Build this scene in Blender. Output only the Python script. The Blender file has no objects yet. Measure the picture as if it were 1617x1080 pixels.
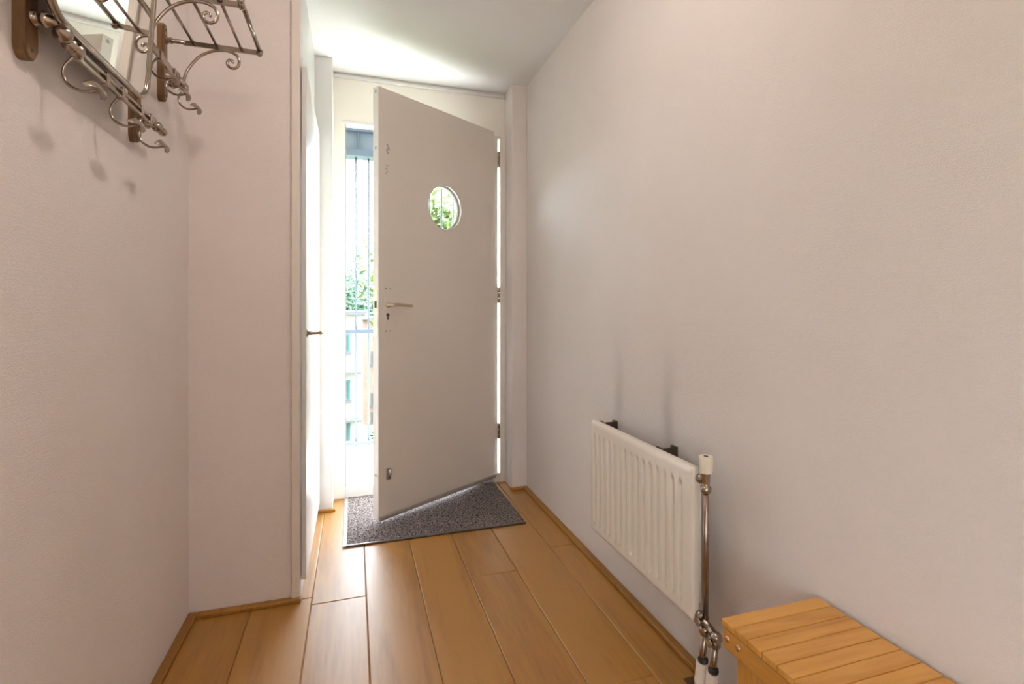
import bpy, bmesh, math, random
from mathutils import Vector, Matrix
random.seed(7)
PI = math.pi
sc = bpy.context.scene
COL = sc.collection

# ------------------------------------------------------------------ camera, sky, exposure
CAM_H = 1.04
YAW = 0.3025
FPX = 800.0
cam_d = bpy.data.cameras.new('camera')
cam = bpy.data.objects.new('camera', cam_d)
COL.objects.link(cam)
cam.location = (0, 0, CAM_H)
cam.rotation_euler = (PI / 2, 0, -YAW)
cam_d.sensor_fit = 'HORIZONTAL'
cam_d.sensor_width = 36.0
cam_d.lens = 36.0 * FPX / 1617.0
cam_d.shift_y = (486.0 - 540.0) / 1617.0
cam_d.clip_start = 0.02
cam_d.clip_end = 300
sc.camera = cam

SKY = 10.0
LAMP_W = 5.0
FILL_LAMP_W = 12.0
EXPOSURE = 1.0
world = bpy.data.worlds.new('sky')
sc.world = world
world.use_nodes = True
bg = world.node_tree.nodes['Background']
bg.inputs['Color'].default_value = (0.86, 0.93, 1.0, 1)
bg.inputs['Strength'].default_value = SKY
sun_d = bpy.data.lights.new('sun', 'SUN')
sun_d.energy = 19.0
sun_d.angle = math.radians(1.0)
sun_d.color = (1.0, 0.97, 0.92)
sun = bpy.data.objects.new('sun', sun_d)
COL.objects.link(sun)
sun.rotation_euler = Vector((-0.15, 0.40, 0.90)).to_track_quat('Z', 'Y').to_euler()
sun.location = (2, 8, 12)
vs = sc.view_settings
vs.view_transform = 'Standard'
vs.look = 'None'
vs.exposure = EXPOSURE
vs.gamma = 1.0
vs.use_curve_mapping = False

# ------------------------------------------------------------------ materials
def new_mat(name):
    m = bpy.data.materials.new(name)
    m.use_nodes = True
    return m, m.node_tree, m.node_tree.nodes['Principled BSDF']

def plain(name, col, rough=0.5, metal=0.0, noise=0.0, nscale=20.0, bump=0.0, bscale=200.0, spec=0.5, coat=0.0):
    m, nt, p = new_mat(name)
    p.inputs['Base Color'].default_value = (*col, 1)
    p.inputs['Roughness'].default_value = rough
    p.inputs['Metallic'].default_value = metal
    p.inputs['Specular IOR Level'].default_value = spec
    p.inputs['Coat Weight'].default_value = coat
    tc = nt.nodes.new('ShaderNodeTexCoord')
    n = nt.nodes.new('ShaderNodeTexNoise')
    n.inputs['Scale'].default_value = nscale
    n.inputs['Detail'].default_value = 4
    nt.links.new(tc.outputs['Object'], n.inputs['Vector'])
    mx = nt.nodes.new('ShaderNodeMix')
    mx.data_type = 'RGBA'
    mx.blend_type = 'MULTIPLY'
    mx.inputs[6].default_value = (*col, 1)
    k = 1.0 - noise
    rp = nt.nodes.new('ShaderNodeValToRGB')
    rp.color_ramp.elements[0].position = 0.3
    rp.color_ramp.elements[1].position = 0.7
    rp.color_ramp.elements[0].color = (k, k, k, 1)
    rp.color_ramp.elements[1].color = (1, 1, 1, 1)
    nt.links.new(n.outputs['Fac'], rp.inputs['Fac'])
    mx.inputs[0].default_value = 1.0
    nt.links.new(rp.outputs['Color'], mx.inputs[7])
    nt.links.new(mx.outputs[2], p.inputs['Base Color'])
    if bump > 0:
        b = nt.nodes.new('ShaderNodeBump')
        n2 = nt.nodes.new('ShaderNodeTexNoise')
        n2.inputs['Scale'].default_value = bscale
        n2.inputs['Detail'].default_value = 2
        nt.links.new(tc.outputs['Object'], n2.inputs['Vector'])
        b.inputs['Strength'].default_value = bump
        b.inputs['Distance'].default_value = 0.002
        nt.links.new(n2.outputs['Fac'], b.inputs['Height'])
        nt.links.new(b.outputs['Normal'], p.inputs['Normal'])
    return m

def wallpaper(name, col, stains=()):
    """fine woven wallpaper; stains = soot marks with a shape of their own: (y, z0, z1, half width, strength)"""
    m, nt, p = new_mat(name)
    L = nt.links
    p.inputs['Roughness'].default_value = 0.75
    p.inputs['Specular IOR Level'].default_value = 0.25
    tc = nt.nodes.new('ShaderNodeTexCoord')
    mp = nt.nodes.new('ShaderNodeMapping')
    mp.inputs['Scale'].default_value = (1, 1, 2.2)
    L.new(tc.outputs['Object'], mp.inputs['Vector'])
    n = nt.nodes.new('ShaderNodeTexNoise')
    n.inputs['Scale'].default_value = 280
    n.inputs['Detail'].default_value = 2
    L.new(mp.outputs['Vector'], n.inputs['Vector'])
    w = nt.nodes.new('ShaderNodeTexWave')
    w.bands_direction = 'Z'
    w.inputs['Scale'].default_value = 40
    w.inputs['Distortion'].default_value = 9
    w.inputs['Detail'].default_value = 2
    w.inputs['Detail Scale'].default_value = 6
    L.new(tc.outputs['Object'], w.inputs['Vector'])
    ad = nt.nodes.new('ShaderNodeMath')
    ad.operation = 'MULTIPLY_ADD'
    L.new(w.outputs['Fac'], ad.inputs[0])
    ad.inputs[1].default_value = 0.5
    L.new(n.outputs['Fac'], ad.inputs[2])
    b = nt.nodes.new('ShaderNodeBump')
    b.inputs['Strength'].default_value = 0.42
    b.inputs['Distance'].default_value = 0.0016
    L.new(ad.outputs[0], b.inputs['Height'])
    L.new(b.outputs['Normal'], p.inputs['Normal'])
    nb = nt.nodes.new('ShaderNodeTexNoise')
    nb.inputs['Scale'].default_value = 2.5
    nb.inputs['Detail'].default_value = 3
    L.new(tc.outputs['Object'], nb.inputs['Vector'])
    rp = nt.nodes.new('ShaderNodeValToRGB')
    rp.color_ramp.elements[0].position = 0.3
    rp.color_ramp.elements[1].position = 0.75
    rp.color_ramp.elements[0].color = (col[0] * .95, col[1] * .945, col[2] * .94, 1)
    rp.color_ramp.elements[1].color = (*col, 1)
    L.new(nb.outputs['Fac'], rp.inputs['Fac'])
    cur = rp.outputs['Color']
    if stains:
        sx = nt.nodes.new('ShaderNodeSeparateXYZ')
        L.new(tc.outputs['Object'], sx.inputs[0])
        def mth(op, a, bb=None, c=None):
            q = nt.nodes.new('ShaderNodeMath')
            q.operation = op
            for i, v in enumerate((a, bb, c)):
                if v is None: continue
                if isinstance(v, (int, float)): q.inputs[i].default_value = v
                else: L.new(v, q.inputs[i])
            return q.outputs[0]
        ns = nt.nodes.new('ShaderNodeTexNoise')
        ns.inputs['Scale'].default_value = 5
        L.new(tc.outputs['Object'], ns.inputs['Vector'])
        wob = mth('MULTIPLY', mth('SUBTRACT', ns.outputs['Fac'], 0.5), 0.05)
        for (y0, z0, z1, hw, st) in stains:
            dy = mth('DIVIDE', mth('SUBTRACT', mth('ADD', sx.outputs['Y'], wob), y0), hw)
            g = mth('POWER', 2.718, mth('MULTIPLY', mth('MULTIPLY', dy, dy), -1.0))
            mr = nt.nodes.new('ShaderNodeMapRange')
            mr.interpolation_type = 'SMOOTHSTEP'
            L.new(sx.outputs['Z'], mr.inputs['Value'])
            mr.inputs['From Min'].default_value = z1
            mr.inputs['From Max'].default_value = z0
            mr2 = nt.nodes.new('ShaderNodeMapRange')
            L.new(sx.outputs['Z'], mr2.inputs['Value'])
            mr2.inputs['From Min'].default_value = z0 - 0.1
            mr2.inputs['From Max'].default_value = z0
            f = mth('MULTIPLY', mth('MULTIPLY', g, mr.outputs['Result']), mth('MULTIPLY', mr2.outputs['Result'], st))
            mx = nt.nodes.new('ShaderNodeMix')
            mx.data_type = 'RGBA'
            L.new(f, mx.inputs[0])
            L.new(cur, mx.inputs[6])
            mx.inputs[7].default_value = (0.16, 0.14, 0.13, 1)
            cur = mx.outputs[2]
    L.new(cur, p.inputs['Base Color'])
    return m

def wood(name, dark, light, axis='Y', rough=0.4, scale=1.0, knots=0.3, coat=0.0, spec=0.5):
    m, nt, p = new_mat(name)
    L = nt.links
    p.inputs['Roughness'].default_value = rough
    p.inputs['Coat Weight'].default_value = coat
    p.inputs['Coat Roughness'].default_value = 0.40
    p.inputs['Specular IOR Level'].default_value = spec
    tc = nt.nodes.new('ShaderNodeTexCoord')
    oi = nt.nodes.new('ShaderNodeObjectInfo')
    va = nt.nodes.new('ShaderNodeVectorMath')
    va.operation = 'SCALE'
    cb = nt.nodes.new('ShaderNodeCombineXYZ')
    for i in range(3): L.new(oi.outputs['Random'], cb.inputs[i])
    L.new(cb.outputs[0], va.inputs[0])
    va.inputs['Scale'].default_value = 37.0
    vb = nt.nodes.new('ShaderNodeVectorMath')
    vb.operation = 'ADD'
    L.new(tc.outputs['Object'], vb.inputs[0])
    L.new(va.outputs[0], vb.inputs[1])
    mp = nt.nodes.new('ShaderNodeMapping')
    s = {'X': (1.2, 14, 14), 'Y': (14, 1.2, 14), 'Z': (14, 14, 1.2)}[axis]
    mp.inputs['Scale'].default_value = tuple(q * scale for q in s)
    L.new(vb.outputs[0], mp.inputs['Vector'])
    n1 = nt.nodes.new('ShaderNodeTexNoise')
    n1.inputs['Scale'].default_value = 1.0
    n1.inputs['Detail'].default_value = 6
    n1.inputs['Distortion'].default_value = 1.2
    L.new(mp.outputs['Vector'], n1.inputs['Vector'])
    mp2 = nt.nodes.new('ShaderNodeMapping')
    mp2.inputs['Scale'].default_value = tuple(q * scale * 7 for q in s)
    L.new(vb.outputs[0], mp2.inputs['Vector'])
    n2 = nt.nodes.new('ShaderNodeTexNoise')
    n2.inputs['Scale'].default_value = 1.0
    n2.inputs['Detail'].default_value = 3
    L.new(mp2.outputs['Vector'], n2.inputs['Vector'])
    a = nt.nodes.new('ShaderNodeMath')
    a.operation = 'MULTIPLY_ADD'
    L.new(n2.outputs['Fac'], a.inputs[0])
    a.inputs[1].default_value = knots
    L.new(n1.outputs['Fac'], a.inputs[2])
    a2 = nt.nodes.new('ShaderNodeMath')
    a2.operation = 'MULTIPLY_ADD'
    L.new(oi.outputs['Random'], a2.inputs[0])
    a2.inputs[1].default_value = 0.16
    L.new(a.outputs[0], a2.inputs[2])
    rp = nt.nodes.new('ShaderNodeValToRGB')
    rp.color_ramp.elements[0].position = 0.42
    rp.color_ramp.elements[1].position = 0.86
    rp.color_ramp.elements[0].color = (*dark, 1)
    rp.color_ramp.elements[1].color = (*light, 1)
    L.new(a2.outputs[0], rp.inputs['Fac'])
    L.new(rp.outputs['Color'], p.inputs['Base Color'])
    b = nt.nodes.new('ShaderNodeBump')
    b.inputs['Strength'].default_value = 0.08
    b.inputs['Distance'].default_value = 0.001
    L.new(n2.outputs['Fac'], b.inputs['Height'])
    L.new(b.outputs['Normal'], p.inputs['Normal'])
    return m

def glass(name, tint=(0.95, 0.98, 0.97), refl=0.08):
    m, nt, p = new_mat(name)
    nt.nodes.remove(p)
    out = nt.nodes['Material Output']
    t = nt.nodes.new('ShaderNodeBsdfTransparent')
    t.inputs['Color'].default_value = (*tint, 1)
    g = nt.nodes.new('ShaderNodeBsdfGlossy')
    g.inputs['Roughness'].default_value = 0.02
    mx = nt.nodes.new('ShaderNodeMixShader')
    mx.inputs[0].default_value = refl
    nt.links.new(t.outputs[0], mx.inputs[1])
    nt.links.new(g.outputs[0], mx.inputs[2])
    nt.links.new(mx.outputs[0], out.inputs['Surface'])
    return m

M = {}
WALLC = (0.80, 0.74, 0.715)
M['wall'] = wallpaper('wallpaper', WALLC)
M['wall_r'] = wallpaper('wallpaper_sooted', WALLC, stains=((1.70, 0.66, 0.98, 0.035, 0.22), (1.385, 0.64, 0.98, 0.032, 0.28), (1.40, 0.64, 1.15, 0.10, 0.07), (1.68, 0.66, 1.2, 0.10, 0.07)))
M['ceiling'] = plain('ceiling_paint', (0.83, 0.825, 0.825), 0.8, bump=0.15, bscale=160, spec=0.2)
M['cream'] = plain('cream_gloss_paint', (0.80, 0.76, 0.69), 0.35, noise=0.03, nscale=3)
M['white'] = plain('white_gloss_paint', (0.68, 0.675, 0.66), 0.32, noise=0.03, nscale=4)
M['doorpaint'] = plain('door_paint', (0.76, 0.70, 0.64), 0.38, noise=0.05, nscale=2.5, bump=0.05, bscale=60)
M['casing'] = plain('casing_paint', (0.76, 0.70, 0.63), 0.4, noise=0.04, nscale=5)
M['oak'] = wood('oak_plank', (0.27, 0.105, 0.008), (0.43, 0.20, 0.026), 'Y', 0.46, 1.0, 0.45, spec=0.55, coat=0.75)
M['groove'] = plain('dark_groove', (0.10, 0.05, 0.02), 0.8)
M['skirt'] = wood('skirting_wood', (0.24, 0.10, 0.012), (0.40, 0.185, 0.03), 'Y', 0.45, 1.3)
M['bamboo'] = wood('bamboo', (0.50, 0.215, 0.035), (0.72, 0.37, 0.085), 'X', 0.38, 1.6, 0.3, coat=0.15)
M['bamboo_y'] = wood('bamboo_rail', (0.46, 0.19, 0.03), (0.66, 0.33, 0.075), 'Y', 0.4, 1.6, 0.3)
M['bamboo_z'] = wood('bamboo_leg', (0.46, 0.19, 0.03), (0.66, 0.33, 0.075), 'Z', 0.4, 1.6, 0.3)
M['block'] = wood('brown_wood', (0.11, 0.055, 0.022), (0.26, 0.145, 0.06), 'Z', 0.4, 3.0)
M['rad'] = plain('radiator_enamel', (0.80, 0.74, 0.66), 0.22, spec=0.5)
M['knob'] = plain('valve_knob_plastic', (0.82, 0.76, 0.64), 0.35)
M['collar'] = plain('collar_plastic', (0.80, 0.70, 0.60), 0.45)
M['chrome'] = plain('aged_nickel', (0.44, 0.37, 0.31), 0.2, 1.0, noise=0.25, nscale=60)
M['pipe'] = plain('dull_nickel_pipe', (0.42, 0.34, 0.28), 0.27, 1.0, noise=0.3, nscale=40)
M['brass'] = plain('satin_brass', (0.62, 0.53, 0.38), 0.28, 1.0)
M['darkmetal'] = plain('dark_metal', (0.16, 0.145, 0.135), 0.4, 0.8, noise=0.3)
M['rubber'] = plain('black_rubber', (0.03, 0.028, 0.026), 0.6)
M['hole'] = plain('screw_hole_dark', (0.07, 0.06, 0.05), 0.8)
M['filler'] = plain('old_hole_filler', (0.42, 0.38, 0.36), 0.7)
M['alu'] = plain('aluminium_edging', (0.62, 0.64, 0.66), 0.35, 1.0)
M['strip'] = plain('grey_brown_strip', (0.40, 0.35, 0.30), 0.4)
M['seal'] = plain('grey_door_seal', (0.28, 0.26, 0.24), 0.5)
M['steel_blue'] = plain('blue_grey_steel', (0.085, 0.115, 0.16), 0.5)
M['steel_web'] = plain('blue_grey_steel_web', (0.16, 0.20, 0.26), 0.55)
M['conc'] = plain('pale_concrete', (0.72, 0.72, 0.71), 0.85, noise=0.1, nscale=6)
M['render_w'] = plain('white_render', (0.30, 0.29, 0.28), 0.85, noise=0.06, nscale=1)
M['render_p'] = plain('pink_brick_render', (0.17, 0.115, 0.09), 0.9, noise=0.25, nscale=3)
M['slab'] = plain('grey_ledge', (0.06, 0.06, 0.065), 0.8)
M['teal'] = plain('teal_window_frame', (0.02, 0.09, 0.09), 0.4)
M['winglass'] = plain('dark_window_glass', (0.03, 0.06, 0.07), 0.1)
M['ground'] = plain('grass_ground', (0.10, 0.14, 0.06), 0.95, noise=0.3, nscale=0.5)
M['bark'] = plain('bark', (0.10, 0.075, 0.05), 0.9, noise=0.4, nscale=8)
M['leaf_a'] = plain('leaf_yellow_green', (0.16, 0.24, 0.05), 0.6, noise=0.35, nscale=2)
M['leaf_b'] = plain('leaf_blue_green', (0.07, 0.16, 0.09), 0.6, noise=0.4, nscale=1.2)
M['glass'] = glass('clear_glass')
M['screw'] = plain('copper_screw', (0.62, 0.40, 0.24), 0.3, 1.0)
mm, nt, p = new_mat('mirror_glass')
p.inputs['Base Color'].default_value = (0.86, 0.88, 0.85, 1)
p.inputs['Metallic'].default_value = 1.0
p.inputs['Roughness'].default_value = 0.015
M['mirror'] = mm
# speckled mat pile
m, nt, p = new_mat('mat_pile')
tc = nt.nodes.new('ShaderNodeTexCoord')
n = nt.nodes.new('ShaderNodeTexNoise'); n.inputs['Scale'].default_value = 130; n.inputs['Detail'].default_value = 3
nt.links.new(tc.outputs['Object'], n.inputs['Vector'])
rp = nt.nodes.new('ShaderNodeValToRGB')
rp.color_ramp.elements[0].position = 0.36; rp.color_ramp.elements[1].position = 0.66
rp.color_ramp.elements[0].color = (0.025, 0.02, 0.02, 1); rp.color_ramp.elements[1].color = (0.36, 0.31, 0.30, 1)
nt.links.new(n.outputs['Fac'], rp.inputs['Fac'])
nt.links.new(rp.outputs['Color'], p.inputs['Base Color'])
p.inputs['Roughness'].default_value = 0.95
p.inputs['Specular IOR Level'].default_value = 0.15
M['mat'] = m

# ------------------------------------------------------------------ mesh helpers
def box(bm, x0, x1, y0, y1, z0, z1, bev=0.0, seg=1):
    vs_ = [bm.verts.new(c) for c in ((x0, y0, z0), (x1, y0, z0), (x1, y1, z0), (x0, y1, z0), (x0, y0, z1), (x1, y0, z1), (x1, y1, z1), (x0, y1, z1))]
    fs = [(0, 3, 2, 1), (4, 5, 6, 7), (0, 1, 5, 4), (1, 2, 6, 5), (2, 3, 7, 6), (3, 0, 4, 7)]
    ff = [bm.faces.new([vs_[i] for i in f]) for f in fs]
    if bev > 0:
        es = {e for f in ff for e in f.edges}
        bmesh.ops.bevel(bm, geom=list(es), offset=bev, segments=seg, affect='EDGES', profile=0.5)
    return bm

def frame_axes(d):
    d = d.normalized()
    up = Vector((0, 0, 1)) if abs(d.z) < 0.9 else Vector((1, 0, 0))
    a = d.cross(up).normalized()
    b = a.cross(d).normalized()
    return a, b

def tube(bm, pts, r, seg=10, closed=False, cap=True):
    """swept circle; r a number or one radius per point"""
    pts = [Vector(q) for q in pts]
    n = len(pts)
    rs = r if isinstance(r, (list, tuple)) else [r] * n
    rings = []
    a = None
    for i, q in enumerate(pts):
        if closed:
            d = pts[(i + 1) % n] - pts[i - 1]
        else:
            d = pts[min(i + 1, n - 1)] - pts[max(i - 1, 0)]
        d.normalize()
        if a is None:
            a, b = frame_axes(d)
        else:
            a = (a - d * a.dot(d)).normalized()
            b = a.cross(d).normalized()
        rings.append([bm.verts.new(q + (a * math.cos(2 * PI * k / seg) + b * math.sin(2 * PI * k / seg)) * rs[i]) for k in range(seg)])
    m_ = n if closed else n - 1
    for i in range(m_):
        r0, r1 = rings[i], rings[(i + 1) % n]
        for k in range(seg):
            f = bm.faces.new((r0[k], r0[(k + 1) % seg], r1[(k + 1) % seg], r1[k]))
            f.smooth = True
    if cap and not closed:
        bm.faces.new(list(reversed(rings[0])))
        bm.faces.new(rings[-1])
    return bm

def smooth_path(ctrl, n=6, closed=False):
    P = [Vector(c) for c in ctrl]
    out = []
    N = len(P)
    for i in range(N if closed else N - 1):
        p0 = P[i - 1] if (closed or i > 0) else P[0]
        p1, p2 = P[i], P[(i + 1) % N]
        p3 = P[(i + 2) % N] if (closed or i + 2 < N) else P[-1]
        for k in range(n):
            t = k / n
            out.append(0.5 * ((2 * p1) + (p2 - p0) * t + (2 * p0 - 5 * p1 + 4 * p2 - p3) * t * t + (3 * p1 - p0 - 3 * p2 + p3) * t ** 3))
    if not closed: out.append(P[-1])
    return out

def lathe(bm, base, axis, prof, seg=16):
    """prof = [(distance along axis, radius)]"""
    base = Vector(base); d = Vector(axis).normalized()
    pts = [base + d * t for t, _ in prof]
    a, b = frame_axes(d)
    rings = [[bm.verts.new(q + (a * math.cos(2 * PI * k / seg) + b * math.sin(2 * PI * k / seg)) * max(rr, 1e-4)) for k in range(seg)] for q, (_, rr) in zip(pts, prof)]
    for r0, r1 in zip(rings, rings[1:]):
        for k in range(seg):
            f = bm.faces.new((r0[k], r0[(k + 1) % seg], r1[(k + 1) % seg], r1[k])); f.smooth = True
    bm.faces.new(list(reversed(rings[0]))); bm.faces.new(rings[-1])
    return bm

def obj(name, bm, mat, parent=None, loc=None):
    bmesh.ops.recalc_face_normals(bm, faces=bm.faces[:])
    me = bpy.data.meshes.new(name)
    bm.to_mesh(me); bm.free()
    me.materials.append(M[mat] if isinstance(mat, str) else mat)
    o = bpy.data.objects.new(name, me)
    COL.objects.link(o)
    if loc: o.location = loc
    if parent: o.parent = parent
    return o

def B(*a, **k):
    return box(bmesh.new(), *a, **k)

def thing(name, label, cat, loc=(0, 0, 0), rz=0, group=None):
    o = bpy.data.objects.new(name, None)
    o.empty_display_size = 0.1
    COL.objects.link(o)
    o.location = loc; o.rotation_euler = (0, 0, rz)
    tag(o, label, cat, group)
    return o

def tag(o, label, cat, group=None):
    o['label'] = label; o['category'] = cat
    if group: o['group'] = group
    return o

def struct(o, label, cat):
    o['kind'] = 'structure'; o['label'] = label; o['category'] = cat
    return o

# ------------------------------------------------------------------ the setting
XL, XR = -0.531, 0.953        # long walls
YW = 1.95                     # short wall facing the camera
YF = 2.91                     # entrance frame
YB = -2.4                     # back of the hall
H = 2.32
XS = -0.178                   # closet side plane

fl = struct(obj('floor', B(XL - .1, XR + .1, YB - .1, 3.0, -0.06, -0.0085), 'groove'), 'warm oak plank floor with dark grooves between the boards', 'floor')
edges = [XL, -0.337, -0.143, 0.043, 0.237, 0.428, 0.618, 0.813, XR]
joints = {0: [-1.5, -0.3, 0.9], 1: [-2.0, -0.7, 0.55], 2: [-1.7, -0.45, 0.72, 1.903], 3: [-1.3, 0.05, 1.32], 4: [-1.0, 0.2, 1.35], 5: [-1.7, -0.5, 0.7, 1.911], 6: [-1.15, 0.05, 1.25, 2.45], 7: [-1.6, -0.4, 0.85, 2.05]}
G = 0.0004
def plank(x0, x1, y0, y1):
    cx, cy = (x0 + x1) / 2, (y0 + y1) / 2
    bm = B(x0 - cx + G, x1 - cx - G, y0 - cy + G, y1 - cy - G, -0.009, 0.0, bev=0.003)
    return obj('plank', bm, 'oak', fl, (cx, cy, 0))
for i in range(8):
    yend = YW if i < 2 else 2.955
    ys = [YB] + joints[i] + [yend]
    for a, b in zip(ys, ys[1:]):
        plank(edges[i], edges[i + 1], a, b)
plank(XS - 0.03, -0.143, YW, 2.955)

struct(obj('ceiling', B(XL - .1, XR + .1, YB - .1, 3.0, H, H + .1), 'ceiling'), 'smooth white painted hallway ceiling', 'ceiling')
WY0, WY1, WZ0, WZ1 = -1.45, -0.80, 0.35, 1.40   # window added behind the camera to throw fill daylight on the right wall
bm = B(XL - .1, XL, WY1, YW + .1, 0, H)
box(bm, XL - .1, XL, YB - .1, WY0, 0, H)
box(bm, XL - .1, XL, WY0, WY1, 0, WZ0)
box(bm, XL - .1, XL, WY0, WY1, WZ1, H)
struct(obj('wall_left', bm, 'wall'), 'left wall with fine woven wallpaper behind the coat racks', 'wall')
struct(obj('wall_right', B(XR, XR + .1, YB - .1, 3.0, 0, H), 'wall_r'), 'long right wall with woven wallpaper, sooted above radiator', 'wall')
struct(obj('wall_front', B(XL, -0.211, YW, YW + .1, 0, H), 'wall'), 'short papered wall facing the camera beside the closet casing', 'wall')
struct(obj('wall_closet', B(-0.30, XS - .012, YW + .06, 2.76, 1.93, H), 'white'), 'white wall strip above the closet door', 'wall')
struct(obj('trim_1', B(-0.211, -0.183, YW - .012, YW + .07, 0, H, bev=.002), 'casing'), 'narrow cream casing at the outer corner of short wall', 'trim')
bm = B(-0.211, XS - 0.004, YW + .07, 2.74, 1.915, 1.965)
box(bm, -0.211, XS - 0.004, YW + 0.012, 2.74, 0, 0.058)
box(bm, -0.211, XS - 0.004, 2.70, 2.76, 0, 1.965)
struct(obj('trim_2', bm, 'white'), 'white closet door frame head and threshold', 'trim')
struct(obj('trim_3', B(-0.30, -0.105, 2.75, 3.0, 0, H, bev=.002), 'white'), 'white pilaster left of the entrance frame', 'trim')
struct(obj('trim_4', B(0.864, XR, 2.765, 3.0, 0, H, bev=.002), 'wall'), 'papered pier right of the entrance frame', 'trim')
# wall boards around the entrance
FX0, FX1 = -0.046, 0.8345
bm = B(-0.105, FX0, YF, YF + .09, 0, H)
box(bm, FX1, 0.864, YF, YF + .09, 0, H)
box(bm, FX0, FX1, YF, YF + .09, 2.056, H)
fr = struct(obj('trim_5', bm, 'cream'), 'cream entrance door frame with panel above the door', 'door frame')
bm = B(FX0, FX1, YF - .004, YF + .09, 0, 0.055, bev=.004)
obj('sill', bm, 'white', fr)
bm = B(-0.105, 0.864, YF - .014, YF, 2.288, 2.306, bev=.003)
obj('moulding', bm, 'white', fr)
bm = B(FX0 - .014, FX1, YF - .006, YF, 2.046, 2.062, bev=.002)
obj('head_bead', bm, 'white', fr)
bm = B(FX0 - .002, FX0 + .006, YF + .012, YF + .026, 0.055, 2.05)
obj('rubber_seal', bm, 'seal', fr)

# skirting strips
def skirt(name, label, x0, x1, y0, y1):
    struct(obj(name, B(x0, x1, y0, y1, 0, 0.015, bev=.003, seg=1), 'skirt'), label, 'skirting')
skirt('baseboard_right', 'flat brown wooden strip along the foot of right wall', XR - .027, XR, YB, 2.765)
skirt('baseboard_left', 'flat brown wooden strip along the foot of left wall', XL, XL + .027, YB, YW)
skirt('baseboard_front', 'flat brown wooden strip under the short wall', XL + .0271, -0.178, YW - .026, YW)
skirt('baseboard_pier', 'flat brown wooden strip under the papered pier', 0.855, XR - .027, 2.742, 2.765)
skirt('baseboard_pilaster', 'flat brown wooden strip under the white pilaster', -0.19, -0.09, 2.732, 2.75)

# back of the hall, and the unseen window added for fill daylight
struct(obj('wall_back', B(XL, XR, YB - .1, YB, 0, H), 'wall'), 'papered wall behind the camera', 'wall')
w1 = thing('fill_window', 'added white framed fill-light window in left wall, unseen behind the camera', 'window', (XL - .05, (WY0 + WY1) / 2, WZ0))
w1['kind'] = 'structure'
hw = (WY1 - WY0) / 2; hh = WZ1 - WZ0
bm = B(-.03, .03, -hw, -hw + .04, 0, hh)
box(bm, -.03, .03, hw - .04, hw, 0, hh); box(bm, -.03, .03, -hw + .04, hw - .04, 0, .04); box(bm, -.03, .03, -hw + .04, hw - .04, hh - .04, hh)
obj('frame', bm, 'white', w1)
obj('pane', B(-.003, .003, -hw + .04, hw - .04, .04, hh - .04), 'glass', w1)

# ------------------------------------------------------------------ entrance door (open inwards)
TH = math.radians(32.6)
DW, DZ0, DZ1, DT = 0.846, 0.035, 2.088, 0.042
door = thing('door_1', 'cream entrance door with round porthole standing open over the mat', 'door', (0.823, 2.926, 0), PI + TH)
door['kind'] = 'structure'
PX, PZ, PR = 0.417, 1.577, 0.124
def door_leaf():
    bm = bmesh.new()
    x0, x1, z0, z1 = 0.0, DW, DZ0, DZ1
    angs = [2 * PI * k / 64 for k in range(64)]
    cor = [math.atan2(z - PZ, x - PX) % (2 * PI) for x in (x0, x1) for z in (z0, z1)]
    angs = sorted(angs + cor)
    def rim(t):
        c, s = math.cos(t), math.sin(t)
        k = 1e9
        if abs(c) > 1e-9: k = min(k, ((x1 if c > 0 else x0) - PX) / c)
        if abs(s) > 1e-9: k = min(k, ((z1 if s > 0 else z0) - PZ) / s)
        return PX + c * k, PZ + s * k
    L_ = []
    for y in (0, -DT):
        L_.append(([bm.verts.new((PX + PR * math.cos(t), y, PZ + PR * math.sin(t))) for t in angs],
                   [bm.verts.new((rim(t)[0], y, rim(t)[1])) for t in angs]))
    n_ = len(angs)
    for i in range(n_):
        j = (i + 1) % n_
        for c, r in L_:
            bm.faces.new((c[i], c[j], r[j], r[i]))
        f = bm.faces.new((L_[0][0][i], L_[0][0][j], L_[1][0][j], L_[1][0][i])); f.smooth = True
        bm.faces.new((L_[0][1][i], L_[0][1][j], L_[1][1][j], L_[1][1][i]))
    return bm
obj('leaf', door_leaf(), 'doorpaint', door)
# porthole ring and pane
ring = obj('porthole_ring', tube(bmesh.new(), [(PX + (PR - .004) * math.cos(2 * PI * k / 56), -.004, PZ + (PR - .004) * math.sin(2 * PI * k / 56)) for k in range(56)], .003, 8, closed=True), 'white', door)
obj('porthole_bead', tube(bmesh.new(), [(PX + (PR - .006) * math.cos(2 * PI * k / 56), -.034, PZ + (PR - .006) * math.sin(2 * PI * k / 56)) for k in range(56)], .006, 8, closed=True), 'white', door)
obj('porthole_pane', lathe(bmesh.new(), (PX, -.032, PZ), (0, 1, 0), [(0, PR - .002), (.004, PR - .002)], 56), 'glass', door)
# bottom strip and seal
st_ = obj('bottom_strip', B(.004, DW - .004, 0, .010, DZ0 - .001, DZ0 + .017, bev=.003), 'strip', door)
obj('brush_seal', B(.004, DW - .004, .001, .008, DZ0 - .003, DZ0 - .001), 'seal', st_)
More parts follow.
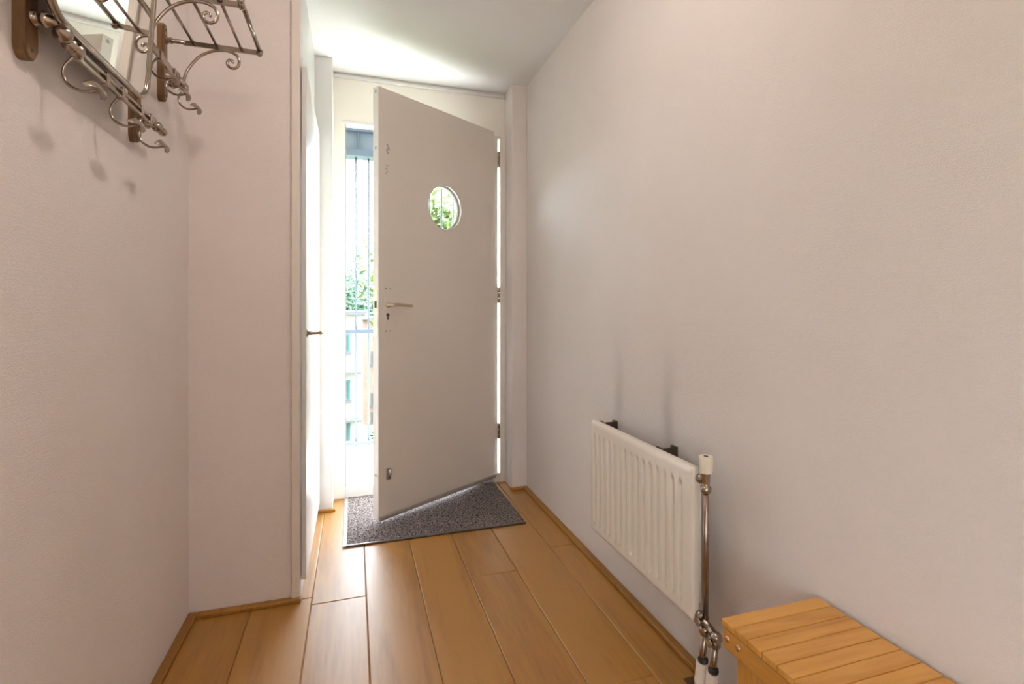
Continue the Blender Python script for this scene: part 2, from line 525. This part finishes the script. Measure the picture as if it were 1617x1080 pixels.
# lever handle on a painted-over plate
pl = obj('handle_plate', B(.771, .813, 0, .003, .915, 1.145, bev=.001), 'doorpaint', door)
for x in (.779, .805):
    for z in (1.131, .929):
        obj('screw', lathe(bmesh.new(), (x, .0025, z), (0, 1, 0), [(0, .0034), (.0012, .003)], 10), 'hole', pl)
bm = lathe(bmesh.new(), (.792, .002, 1.054), (0, 1, 0), [(0, .013), (.006, .0125), (.010, .009), (.042, .009), (.052, .0095)], 16)
tube(bm, smooth_path([(.800, .048, 1.054), (.788, .049, 1.055), (.765, .050, 1.055), (.735, .051, 1.053), (.705, .051, 1.051), (.684, .048, 1.050)], 5), [.0085] * 6 + [.0085] * 5 + [.008] * 5 + [.0075] * 5 + [.007] * 4 + [.006], 10)
obj('lever_handle', bm, 'brass', door)
bm = lathe(bmesh.new(), (.795, .002, 1.006), (0, 1, 0), [(0, .0085), (.003, .0085)], 14)
box(bm, .791, .799, .002, .005, .982, 1.004)
obj('keyhole', bm, 'hole', door)
# old screw holes and filled marks near the top
for (x, z, r) in ((.795, 1.822, .006), (.790, 1.808, .008), (.797, 1.795, .007), (.792, 1.783, .006), (.784, 1.801, .005), (.797, 1.722, .005), (.800, 1.706, .0055), (.795, 1.693, .005), (.803, 1.684, .004)):
    obj('filled_hole', lathe(bmesh.new(), (x, -.001, z), (0, 1, 0), [(0, r), (.0016, r * .9)], 9), 'filler', door)
# lower bolt
bt = obj('bolt', B(.776, .802, 0, .005, .215, .270, bev=.0015), 'alu', door)
obj('bolt_knob', lathe(bmesh.new(), (.785, .004, .245), (0, 1, 0), [(0, .005), (.008, .005), (.010, .007), (.015, .006)], 12), 'alu', bt)
obj('bolt_bar', tube(bmesh.new(), [(.785, .007, .222), (.785, .007, .264)], .004, 8), 'alu', bt)
# edge furniture
obj('lock_faceplate', B(DW, DW + .0015, -.031, -.011, .905, 1.125), 'brass', door)
obj('latch', B(DW, DW + .0035, -.027, -.015, 1.040, 1.072), 'rubber', door)
for z in (2.068, 1.80, .245):
    obj('edge_button', lathe(bmesh.new(), (DW - .001, -.021, z), (1, 0, 0), [(0, .008), (.002, .0075)], 14), 'filler', door)
for z in (1.928, 1.115, .302):
    bm = bmesh.new()
    for k in range(3):
        lathe(bm, (-.006, .004, z - .046 + k * .031), (0, 0, 1), [(0, .0062), (.002, .0075), (.028, .0075), (.030, .0062)], 12)
    hg = obj('hinge', bm, 'pipe', door)
    bm = B(-.005, .0005, -.032, 0, z - .044, z + .044)
    obj('hinge_leaf', bm, 'pipe', hg)

# ------------------------------------------------------------------ closet door in the left side
cd = thing('door_2', 'white closet door seen edge-on beside the entrance, closed', 'door', (XS, YW + .012, .062))
cd['kind'] = 'structure'
obj('leaf', B(-.0012, .014, 0, .735, 0, 1.846, bev=.0015), 'white', cd)
hb = bmesh.new()
lathe(hb, (.013, .028, .885), (1, 0, 0), [(0, .016), (.004, .016), (.006, .008), (.020, .0065), (.045, .0065), (.052, .007)], 14)
tube(hb, smooth_path([(.060, .020, .885), (.060, .05, .885), (.060, .09, .884), (.056, .12, .883)], 4), .0065, 10)
obj('lever_handle', hb, 'pipe', cd)

# ------------------------------------------------------------------ door mat
mt = thing('door_mat', 'dark grey speckled door mat with metal edging under the open door', 'mat', (0.373, 2.61, 0))
bm = bmesh.new()
nx, ny = 150, 106
X0, X1, Y0, Y1 = -.405, .418, -.290, .292
g = [[bm.verts.new((X0 + (X1 - X0) * i / nx, Y0 + (Y1 - Y0) * j / ny, .0065 + random.uniform(-.0018, .0018))) for j in range(ny + 1)] for i in range(nx + 1)]
for i in range(nx):
    for j in range(ny):
        f = bm.faces.new((g[i][j], g[i + 1][j], g[i + 1][j + 1], g[i][j + 1]))
for i in range(nx):
    for j in (0, ny):
        a, b = g[i][j], g[i + 1][j]
        c = bm.verts.new((b.co.x, b.co.y, 0)); d = bm.verts.new((a.co.x, a.co.y, 0))
        bm.faces.new((a, b, c, d))
for j in range(ny):
    for i in (0, nx):
        a, b = g[i][j], g[i][j + 1]
        c = bm.verts.new((b.co.x, b.co.y, 0)); d = bm.verts.new((a.co.x, a.co.y, 0))
        bm.faces.new((a, b, c, d))
obj('pile', bm, 'mat', mt)
obj('edging', B(-.420, -.404, -.302, .292, 0, .010, bev=.002), 'alu', mt)
obj('edging', B(-.404, .419, -.302, -.290, 0, .009, bev=.002), 'darkmetal', mt)

# ------------------------------------------------------------------ radiator
ra = thing('radiator', 'cream panel radiator with vertical ribs on right wall', 'radiator', (0, 0, 0))
RY0, RY1, RZ0, RZ1, RX = 1.133, 1.735, 0.207, 0.619, 0.851
def rad_panel():
    bm = bmesh.new()
    ny_, nz_ = 300, 44
    pitch = (1.7028 - 1.186) / 14
    def prof(y, z):
        k = round((y - 1.186) / pitch)
        k = min(max(k, 0), 14)
        d = abs(y - (1.186 + k * pitch))
        w = 0.011
        gy = 0.0 if d >= w else 0.5 + 0.5 * math.cos(PI * d / w)
        za, zb = RZ0 + .036, RZ1 - .050
        e = 0.012
        gz = min(max((z - za) / e, 0), 1) * min(max((zb - z) / e, 0), 1)
        edge = min(y - RY0, RY1 - y, z - RZ0, RZ1 - z)
        r = max(0, 1 - edge / .008)
        return 0.0115 * gy * gz + 0.008 * r * r
    zs = [RZ0 + (RZ1 - RZ0) * j / nz_ for j in range(nz_ + 1)]
    G_ = []
    for i in range(ny_ + 1):
        y = RY0 + (RY1 - RY0) * i / ny_
        G_.append([bm.verts.new((RX + prof(y, z), y, z)) for z in zs])
    for i in range(ny_):
        for j in range(nz_):
            f = bm.faces.new((G_[i][j], G_[i + 1][j], G_[i + 1][j + 1], G_[i][j + 1])); f.smooth = True
    # sides and back
    bx = RX + .020
    rimv = [G_[i][0] for i in range(ny_ + 1)] + [G_[ny_][j] for j in range(1, nz_ + 1)] + [G_[i][nz_] for i in range(ny_ - 1, -1, -1)] + [G_[0][j] for j in range(nz_ - 1, 0, -1)]
    bk = [bm.verts.new((bx, v.co.y, v.co.z)) for v in rimv]
    n_ = len(rimv)
    for i in range(n_):
        j = (i + 1) % n_
        bm.faces.new((rimv[i], rimv[j], bk[j], bk[i]))
    bm.faces.new(bk)
    return bm
obj('front_panel', rad_panel(), 'rad', ra)
bm = tube(bmesh.new(), [(RX + .020, RY0 + .004, RZ0 + .004), (RX + .020, RY1 - .004, RZ0 + .004), (RX + .020, RY1 - .004, RZ1 - .004), (RX + .020, RY0 + .004, RZ1 - .004)], .004, 8, closed=True)
obj('seam', bm, 'rad', ra)
# convector fins folded behind the panel
bm = bmesh.new()
pts = []
k = 0
y = RY0 + .03
while y < RY1 - .03:
    box(bm, RX + .020, RX + .052, y, y + .0015, RZ0 + .03, RZ1 - .03)
    y += .017
fin = obj('convector', bm, 'rad', ra); fin['kind'] = 'stuff'
for yb in (1.735, 1.362):
    y_ = yb - .012
    bm = B(XR - .010, XR, y_ - .012, y_ + .012, .30, .612)
    box(bm, RX + .04, XR - .008, y_ - .012, y_ - .0095, .580, .610)
    box(bm, RX + .04, RX + .043, y_ - .012, y_ + .010, .575, .614)
    lathe(bm, (XR - .022, y_ + .004, .598), (-1, 0, 0), [(0, .006), (.02, .006), (.022, .008), (.028, .008)], 10)
    obj('wall_bracket', bm, 'darkmetal', ra)
# top valve and pipework
VX, VY = 0.872, 1.105
bm = lathe(bmesh.new(), (VX, RY0 + .004, .590), (0, -1, 0), [(0, .010), (.005, .0125), (.015, .0125), (.017, .009), (.024, .009)], 12)
lathe(bm, (VX, VY, .560), (0, 0, 1), [(0, .011), (.004, .0135), (.016, .0135), (.018, .009), (.026, .010), (.044, .0105), (.050, .012), (.058, .0115)], 14)
va = obj('valve', bm, 'chrome', ra)
bm = bmesh.new()
rings = []
for z, r in ((.612, .0155), (.616, .0165), (.650, .0185), (.655, .0175)):
    rings.append((z - .612, r))
lathe(bm, (VX, VY, .612), (0, 0, 1), rings, 10)
for f in bm.faces: f.smooth = False
obj('valve_knob', bm, 'knob', va)
obj('valve_cap', lathe(bmesh.new(), (VX, VY, .6545), (0, 0, 1), [(0, .006), (.001, .006)], 10), 'hole', va)
obj('riser_pipe', tube(bmesh.new(), [(VX, VY, .56), (VX + .001, VY + .001, .40), (VX, VY + .003, .225)], .0078, 12), 'pipe', ra)
bm = lathe(bmesh.new(), (VX, RY0 + .004, .228), (0, -1, 0), [(0, .009), (.003, .013), (.012, .013), (.014, .010), (.018, .014), (.028, .014)], 12)
lathe(bm, (VX, VY + .012, .226), (0, -.92, -.30), [(0, .012), (.006, .013), (.016, .010), (.045, .010), (.050, .0145), (.060, .014), (.066, .010)], 12)
lathe(bm, (VX, VY + .004, .212), (0, 0, -1), [(0, .009), (.004, .013), (.018, .0135), (.024, .010)], 12)
lathe(bm, (VX, VY - .036, .205), (0, 0, -1), [(0, .009), (.004, .013), (.018, .0135), (.024, .010)], 12)
lathe(bm, (VX, VY + .006, .226), (-1, 0, 0), [(0, .008), (.016, .008), (.018, .0105), (.024, .0105)], 10)
lathe(bm, (VX, VY - .036, .196), (-1, 0, 0), [(0, .007), (.014, .007), (.016, .010), (.021, .010)], 10)
lb = obj('lower_valve_block', bm, 'chrome', ra)
for (y0, zt) in ((VY + .004, .19), (VY - .036, .185)):
    obj('floor_pipe', tube(bmesh.new(), [(VX, y0, zt), (VX, y0 + .008, .13), (VX, y0 + .020, .0)], .0085, 12), 'pipe', ra)
    ya = y0 + .008
    obj('pipe_ring', lathe(bmesh.new(), (VX, ya, .126), (0, -.09, -1), [(0, .0095), (.002, .0125), (.009, .0130), (.012, .012)], 14), 'rubber', ra)
    obj('pipe_collar', lathe(bmesh.new(), (VX, ya + .002, .114), (0, .10, -1), [(0, .0145), (.002, .0155), (.05, .016), (.051, .0172), (.058, .0172), (.059, .016), (.113, .0165)], 16), 'collar', ra)

obj('floor_cutout', B(.880, .9255, 1.055, 1.212, 0, .0012), 'groove', ra)

# ------------------------------------------------------------------ bamboo bench
be = thing('bench', 'orange-brown slatted bamboo bench against right wall in the corner', 'bench', (0, 0, 0))
BX0, BX1, BY1, BZ = 0.697, 0.944, 0.838, 0.424
pit = 0.0348
me_s = None
for k in range(20):
    y1 = BY1 - k * pit
    if me_s is None:
        o = obj('slat', B(-.1235, .1235, -.0167, .0167, -.014, 0, bev=.0022, seg=2), 'bamboo', be, ((BX0 + BX1) / 2, y1 - pit / 2, BZ))
        me_s = o
    else:
        o = me_s.copy(); COL.objects.link(o); o.location = ((BX0 + BX1) / 2, y1 - pit / 2, BZ); o.parent = be
BY0 = BY1 - 20 * pit
for x in (BX0 + .002, BX1 - .024):
    ap = obj('side_rail', B(x, x + .020, BY0 + .003, BY1 - .002, BZ - .056, BZ - .016, bev=.003, seg=2), 'bamboo_y', be)
    if x < 0.75:
        for yy in (BY1 - .016, BY1 - .044, BY0 + .02, BY0 + .05):
            obj('bolt', lathe(bmesh.new(), (x + .001, yy, BZ - .033), (-1, 0, 0), [(0, .0065), (.003, .0058), (.0045, .003)], 12), 'screw', ap)
for x in (BX0 + .022, BX1 - .058):
    for y in (BY1 - .064, BY0 + .016):
        obj('leg', B(x, x + .034, y, y + .046, 0, BZ - .0145, bev=.003, seg=2), 'bamboo_z', be)
for y in (BY1 - .05, BY0 + .03):
    obj('cross_rail', B(BX0 + .05, BX1 - .052, y, y + .018, BZ - .056, BZ - .0145, bev=.002), 'bamboo', be)

# ------------------------------------------------------------------ coat racks on the left wall
def wood_block(parent, y, z0, z1, w=.030, d=.018):
    bm = bmesh.new()
    n_ = 8
    prof = [(-w / 2, z0 + .022)] + [(-w / 2 * math.cos(PI * k / n_), z0 + .022 - .022 * math.sin(PI * k / n_)) for k in range(1, n_)] + [(w / 2, z0 + .022), (w / 2, z1 - .015)] + [(w / 2 * math.cos(PI * k / n_), z1 - .015 + .015 * math.sin(PI * k / n_)) for k in range(1, n_)] + [(-w / 2, z1 - .015)]
    back = [bm.verts.new((XL, y + a, b)) for a, b in prof]
    front = [bm.verts.new((XL + d, y + a, b)) for a, b in prof]
    N = len(prof)
    for i in range(N):
        bm.faces.new((back[i], back[(i + 1) % N], front[(i + 1) % N], front[i]))
    bm.faces.new(list(reversed(back))); bm.faces.new(front)
    bmesh.ops.bevel(bm, geom=[e for e in bm.edges if all(v.co.x > XL + d - 1e-5 for v in e.verts)], offset=.003, segments=2, affect='EDGES')
    o = obj('wood_block', bm, 'block', parent)
    for z in (z0 + .018, z1 - .018):
        obj('screw', lathe(bmesh.new(), (XL + d - .0005, y, z), (1, 0, 0), [(0, .004), (.0012, .0035)], 10), 'hole', o)
    return o

def hook(parent, x, y, z, s=1.0):
    ctrl = [(0, .010), (-.008, -.002), (-.017, -.016), (-.019, -.032), (-.012, -.047), (.003, -.056), (.020, -.056), (.036, -.050)]
    bm = tube(bmesh.new(), smooth_path([(x + a * s, y, z + b * s) for a, b in ctrl], 5), .0028, 8)
    o = obj('hook', bm, 'chrome', parent)
    # half-moon end plate, slightly domed
    e = Vector((.78, 0, -.62)); nrm = Vector((.62, 0, .78)); yy = Vector((0, 1, 0))
    c = Vector((x + .030 * s, y, z - .047 * s))
    bm = bmesh.new()
    def pt(u, v, t):
        dome = .006 * (1 - min(1, u * u + v * v))
        return c + yy * (u * .036) + e * (v * .026 - .006 * (1 - u * u)) + nrm * (t + dome - .010 * u * u)
    nu, nv = 14, 5
    top, bot = [], []
    for i in range(nu + 1):
        u = -1 + 2 * i / nu
        vm = max(math.sqrt(max(0, 1 - u * u)), .04) * .8
        top.append([bm.verts.new(pt(u, vm * j / nv, .0016)) for j in range(nv + 1)])
        bot.append([bm.verts.new(pt(u, vm * j / nv, -.0016)) for j in range(nv + 1)])
    for i in range(nu):
        for j in range(nv):
            f = bm.faces.new((top[i][j], top[i + 1][j], top[i + 1][j + 1], top[i][j + 1])); f.smooth = True
            f = bm.faces.new((bot[i][j], bot[i][j + 1], bot[i + 1][j + 1], bot[i + 1][j])); f.smooth = True
        for j in (0, nv):
            bm.faces.new((top[i][j], top[i + 1][j], bot[i + 1][j], bot[i][j]))
    for i in (0, nu):
        for j in range(nv):
            bm.faces.new((top[i][j], top[i][j + 1], bot[i][j + 1], bot[i][j]))
    obj('hook_tip', bm, 'chrome', o)
    return o

def standoff(parent, y, z, x1):
    bm = lathe(bmesh.new(), (XL + .017, y, z), (1, 0, 0), [(0, .011), (.003, .0135), (.007, .0095), (.011, .0075), (.015, .011), (.019, .0135), (.024, .011), (x1 - XL - .017, .006)], 14)
    return obj('standoff', bm, 'chrome', parent)

def beads(bm, x, z, y0, prof_list):
    y = y0
    for L_, r in prof_list:
        pr = [(L_ * t, max(.0035, r * math.sin(PI * t) ** .7 if 0 < t < 1 else .0035)) for t in [k / 8 for k in range(9)]]
        lathe(bm, (x, y, z), (0, 1, 0), pr, 12)
        y += L_
    return y

hr = thing('hook_rail', 'nickel coat hook rail on wooden blocks beneath the mirror', 'coat rack')
rx, rz = -.481, 1.503
wood_block(hr, 1.046, 1.452, 1.66, .036)
wood_block(hr, 1.487, 1.452, 1.66, .030)
standoff(hr, 1.047, 1.524, rx + .004)
standoff(hr, 1.487, 1.503, rx + .004)
bm = tube(bmesh.new(), smooth_path([(rx + .003, 1.047, 1.524), (rx + .002, 1.062, 1.522), (rx, 1.085, 1.510), (rx, 1.105, 1.503)], 4), .005, 8)
beads(bm, rx, rz + .011, 1.052, [(.034, .0155)])
beads(bm, rx, rz + .003, 1.080, [(.020, .0125), (.026, .0145)])
obj('twisted_end', bm, 'chrome', hr)
bm = bmesh.new()
for (a, b) in ((1.120, 1.296), (1.300, 1.452)):
    box(bm, rx - .0035, rx + .0035, a, b, rz + .004, rz + .011, bev=.001)
    box(bm, rx - .0035, rx + .0035, a, b, rz - .011, rz - .004, bev=.001)
obj('double_bar', bm, 'chrome', hr)
for y in (1.118, 1.225, 1.298, 1.400, 1.455):
    obj('collar', B(rx - .0075, rx + .0075, y - .006, y + .006, rz - .0135, rz + .0135, bev=.002), 'chrome', hr)
bm = bmesh.new()
beads(bm, rx, rz, 1.458, [(.026, .013), (.012, .008), (.026, .0135), (.016, .010), (.022, .011)])
obj('end_knob', bm, 'chrome', hr)
for y in (1.112, 1.298, 1.452):
    hook(hr, rx, y, rz - .012)

# mirror, leaning slightly forward
mi = thing('mirror', 'rounded mirror in a thin metal frame leaning out above hooks', 'mirror', (-.473, 1.205, 1.526))
mi.rotation_euler = (0, math.radians(3.7), 0)
MW, MH_, MR = .41, .62, .055
def rrect(w, h, r, n_=8):
    pts = []
    for cx, cz, a0 in ((w / 2 - r, r, -PI / 2), (w / 2 - r, h - r, 0), (-w / 2 + r, h - r, PI / 2), (-w / 2 + r, r, PI)):
        for k in range(n_ + 1):
            t = a0 + PI / 2 * k / n_
            pts.append((cx + r * math.cos(t), cz + r * math.sin(t)))
    return pts
rr = rrect(MW, MH_, MR)
obj('frame', tube(bmesh.new(), [(0, a, b) for a, b in rr], .0068, 8, closed=True), 'chrome', mi)
def slab_poly(pts, xa, xb):
    bm = bmesh.new()
    f = [bm.verts.new((xb, a, b)) for a, b in pts]
    k_ = [bm.verts.new((xa, a, b)) for a, b in pts]
    bm.faces.new(f); bm.faces.new(list(reversed(k_)))
    for i in range(len(pts)):
        j = (i + 1) % len(pts)
        bm.faces.new((k_[i], k_[j], f[j], f[i]))
    return bm
obj('pane', slab_poly(rrect(MW - .004, MH_ - .004, MR - .001), -.002, .001), 'mirror', mi)
obj('backboard', slab_poly(rrect(MW - .004, MH_ - .004, MR - .001), -.009, -.0022), 'rubber', mi)

# hat shelf
hs = thing('hat_rack', 'nickel hat shelf with scroll brackets and coat hooks near wall corner', 'hat rack')
YN, YC = 1.427, 1.678
ZA = 1.806
for y in (YN, YC):
    wood_block(hs, y, 1.628, 1.852, .028)
    bm = lathe(bmesh.new(), (XL + .017, y, ZA), (1, 0, 0), [(0, .010), (.003, .012), (.008, .007), (.014, .009), (.020, .006), (.05, .006)], 12)
    ax = -.47
    box(bm, ax, -.27, y - .003, y + .003, ZA - .008, ZA + .006, bev=.001)
    beads(bm, -.271, ZA - .004, y - .012, [(.024, .009)])
    br = obj('bracket_arm', bm, 'chrome', hs)
    ctrl = [(-.469, 1.690), (-.464, 1.715), (-.450, 1.743), (-.430, 1.769), (-.405, 1.787), (-.378, 1.796), (-.352, 1.797), (-.332, 1.788), (-.325, 1.771), (-.330, 1.754), (-.343, 1.748), (-.354, 1.754), (-.357, 1.765), (-.350, 1.773), (-.342, 1.769), (-.343, 1.764)]
    obj('scroll', tube(bmesh.new(), smooth_path([(a, y, b) for a, b in ctrl], 4), .0042, 8), 'chrome', br)
for x in (-.447, -.386, -.321, -.271):
    r = .0042 if x < -.3 else .0062
    bm = tube(bmesh.new(), [(x, YN - .012, ZA + .006), (x, YC + .010, ZA + .006)], r, 10)
    for yy in (YN - .012, YC + .008):
        lathe(bm, (x, yy - .004, ZA + .006), (0, 1, 0), [(0, .003), (.002, r + .003), (.006, r + .003), (.008, .003)], 10)
    obj('shelf_rod', bm, 'chrome', hs)
r2x, r2z = -.472, 1.682
bm = bmesh.new()
box(bm, r2x - .0035, r2x + .0035, YN, 1.60, r2z - .010, r2z + .010, bev=.001)
beads(bm, r2x, r2z, 1.598, [(.03, .014), (.014, .009), (.028, .015), (.014, .009), (.020, .012)])
obj('lower_rail', bm, 'chrome', hs)
for y in (YN, YC):
    standoff(hs, y, r2z, r2x + .003)
for y in (1.50, 1.60, 1.705):
    obj('collar', B(r2x - .0075, r2x + .0075, y - .006, y + .006, r2z - .013, r2z + .013, bev=.002), 'chrome', hs)
    hook(hs, r2x, y, r2z - .006, .92)

# ------------------------------------------------------------------ ceiling lamp (above the frame), plus an added fill lamp
def ceiling_lamp(label, x, y, watt):
    lp = thing('ceiling_lamp', label, 'lamp', (x, y, H), group='hall ceiling lamps')
    obj('lamp_base', lathe(bmesh.new(), (0, 0, 0), (0, 0, -1), [(0, .06), (.012, .06), (.018, .05)], 24), 'white', lp)
    ld = bpy.data.lights.new('lamp_light', 'POINT')
    ld.energy = watt
    ld.color = (1.0, 0.88, 0.795)
    ld.shadow_soft_size = 0.035
    lo = bpy.data.objects.new('lamp_light', ld)
    COL.objects.link(lo)
    lo.location = (0, 0, -.07); lo.parent = lp
ceiling_lamp('round ceiling lamp above the coat racks', .22, 1.12, LAMP_W)
ceiling_lamp('added fill lamp on the ceiling at the back of the hall', .22, -1.6, FILL_LAMP_W)  # unseen lamp added for warm fill on the short wall and door

# ------------------------------------------------------------------ outside: gallery
YR = 4.16
ZG = -0.05
struct(obj('gallery_floor', B(-5, 6, YF + .09, YR + .12, ZG - .2, ZG), 'conc'), 'pale concrete gallery floor outside the door', 'floor')
struct(obj('gallery_roof', B(-5, 6, YF + .09, YR + .10, 2.46, 2.62), 'conc'), 'pale underside of the upper gallery', 'ceiling')
bm = B(-18, XL - .1, 2.90, 3.0, -8.7, 6.5); box(bm, XR + .1, 18, 2.90, 3.0, -8.7, 6.5); box(bm, XL - .1, XR + .1, 2.90, 3.0, H + .12, 6.5); box(bm, XL - .1, XR + .1, 2.90, 3.0, -8.7, -.3)
struct(obj('wall_facade', bm, 'render_p'), 'outer wall of the flat along the gallery', 'wall')
ib = thing('steel_beam', 'blue-grey steel beam along the gallery edge overhead', 'beam', (0, YR, 0))
obj('top_flange', B(-4.5, 5.5, -.06, .06, 2.412, 2.452), 'steel_blue', ib)
obj('bottom_flange', B(-4.5, 5.5, -.06, .06, 2.217, 2.268), 'steel_blue', ib)
obj('web', B(-4.5, 5.5, -.008, .008, 2.268, 2.412), 'steel_web', ib)
for k in range(10):
    obj('stiffener', B(-4.49 + k * 1.0 + .52, -4.484 + k * 1.0 + .52, -.055, -.008, 2.268, 2.412), 'steel_blue', ib)
rl = thing('railing', 'blue-grey gallery railing with thin full-height bars', 'railing', (0, YR, 0))
obj('top_rail', B(-4, 5.5, -.02, .02, .838, .874, bev=.003), 'steel_blue', rl)
obj('bottom_rail', B(-4, 5.5, -.02, .02, -.035, -.005, bev=.003), 'steel_blue', rl)
base = None
for k in range(-20, 40):
    x = .015 + .0963 * k
    if base is None:
        base = obj('bar', tube(bmesh.new(), [(0, 0, -.045), (0, 0, 2.217)], .0065, 8), 'steel_blue', rl, (x, 0, 0))
    else:
        o = base.copy(); COL.objects.link(o); o.location = (x, 0, 0); o.parent = rl
struct(obj('ground', B(-60, 60, -60, 90, -9.2, -8.7), 'ground'), 'green ground far below the gallery', 'ground')

# far buildings
def building(name, label, x0, x1, y, z1, wmat, wins, ledges, depth=8):
    t = thing(name, label, 'building', ((x0 + x1) / 2, y, -8.7))
    ox, oy, oz = t.location
    obj('wall', B(x0 - ox, x1 - ox, 0, depth, 0, z1 - oz), wmat, t)
    obj('roof_slab', B(x0 - ox - .4, x1 - ox + .4, -.5, depth, z1 - oz, z1 - oz + .22), 'slab', t)
    for (a, b, c, d, mt_) in wins:
        f = obj('window', B(a - ox, b - ox, -.06, .02, c - oz, d - oz), mt_, t)
        obj('pane', B(a - ox + .12, b - ox - .12, -.08, -.05, c - oz + .12, d - oz - .12), 'winglass', f)
        obj('window_sill', B(a - ox - .1, b - ox + .1, -.2, 0, c - oz - .14, c - oz), 'slab', t)
    for (a, b, z) in ledges:
        obj('ledge', B(a - ox, b - ox, -.7, 0, z - .12 - oz, z - oz), 'slab', t)
    return t
def at(px, py, y):
    u = (px - 808.5) / FPX; v = (486 - py) / FPX
    d = Vector((math.sin(YAW) + u * math.cos(YAW), math.cos(YAW) - u * math.sin(YAW), v))
    return Vector((0, 0, CAM_H)) + d * (y / d.y)
YBD = 32.0
pA = lambda px, py: at(px, py, YBD)
wins = []
for (t_, b_) in ((526, 556), (600, 632), (668, 700)):
    for k in range(-3, 1):
        xr = pA(553, 500).x + k * 2.1
        wins.append((xr - 1.0, xr, pA(550, b_).z, pA(550, t_).z, 'teal'))
building('apartment_block', 'white apartment block with teal windows seen past the railing', pA(450, 500).x, pA(571, 500).x, YBD, pA(550, 497).z, 'render_w', wins,
         [(pA(500, 500).x, pA(570, 500).x, pA(560, 586).z), (pA(500, 500).x, pA(571, 500).x, pA(560, 660).z)])
YBE = 44.0
pB = lambda px, py: at(px, py, YBE)
wins = []
for k in range(6):
    xx = pB(586, 500).x + k * 2.6
    for t_, b_ in ((555, 575), (620, 640), (650, 668)):
        wins.append((xx, xx + 1.2, pB(590, b_).z, pB(590, t_).z, 'slab'))
building('brick_block', 'pinkish block of flats farther away behind the railing', pB(573, 500).x, pB(900, 500).x, YBE, pB(580, 505).z, 'render_p', wins, [])

# trees
def tree(name, label, centre, rad, n_leaf, lm, trunk_r, size, seed):
    rnd = random.Random(seed)
    c = Vector(centre)
    t = thing(name, label, 'tree', (c.x, c.y, -8.7), group='trees beyond the gallery')
    o = Vector((c.x, c.y, -8.7))
    bm = bmesh.new()
    tube(bm, [(0, 0, 0), (.1, .05, (c.z - o.z) * .4), (0, 0, c.z - o.z - rad[2] * .2)], [trunk_r, trunk_r * .8, trunk_r * .45], 8)
    for k in range(7):
        a = k * 2.4
        z0 = c.z - o.z - rad[2] * (.7 - k * .12)
        tube(bm, [(0, 0, z0), (math.cos(a) * rad[0] * .4, math.sin(a) * rad[1] * .4, z0 + rad[2] * .3), (math.cos(a) * rad[0] * .75, math.sin(a) * rad[1] * .75, z0 + rad[2] * .5)], [trunk_r * .3, trunk_r * .2, .02], 6)
    obj('trunk', bm, 'bark', t)
    clumps = []
    for k in range(46):
        v = Vector((rnd.gauss(0, 1), rnd.gauss(0, 1), rnd.gauss(0, 1))).normalized() * (rnd.random() ** .4)
        clumps.append((Vector((v.x * rad[0] * .85, v.y * rad[1] * .85, v.z * rad[2] * .85)), rnd.uniform(.18, .34)))
    vs_, fs = [], []
    for k in range(n_leaf):
        cc, cr = rnd.choice(clumps)
        d = Vector((rnd.gauss(0, 1), rnd.gauss(0, 1), rnd.gauss(0, 1))).normalized() * (rnd.random() ** .5) * cr
        q = cc + Vector((d.x * rad[0], d.y * rad[1], d.z * rad[2])) + Vector((0, 0, c.z - o.z))
        a = Vector((rnd.gauss(0, 1), rnd.gauss(0, 1), rnd.gauss(0, 1))).normalized()
        b = a.orthogonal().normalized()
        s = size * rnd.uniform(.6, 1.3)
        i0 = len(vs_)
        vs_ += [q - a * s, q + b * s * .45, q + a * s, q - b * s * .45]
        fs.append((i0, i0 + 1, i0 + 2, i0 + 3))
    me = bpy.data.meshes.new('foliage')
    me.from_pydata([tuple(v) for v in vs_], [], fs)
    me.materials.append(M[lm])
    f = bpy.data.objects.new('foliage', me)
    COL.objects.link(f); f.parent = t
    return t
pt_ = at(690, 420, 12.5)
tree('leafy_tree', 'yellow-green leafy tree close to the gallery, seen through porthole', (pt_.x + .3, 12.5, 1.9), (2.3, 2.0, 2.9), 6500, 'leaf_a', .2, .11, 3)
pt_ = at(560, 450, 60)
tree('dense_tree', 'dense blue-green tree rising behind the white apartment block', (pt_.x - 1.0, 60, 0.8), (7, 3.0, 7.0), 7000, 'leaf_b', .35, .30, 5)
pt_ = at(589, 685, 26)
tree('low_tree', 'small green tree low between the far buildings', (pt_.x + .55, 26, -5.6), (.8, .9, 1.3), 2500, 'leaf_b', .09, .10, 9)
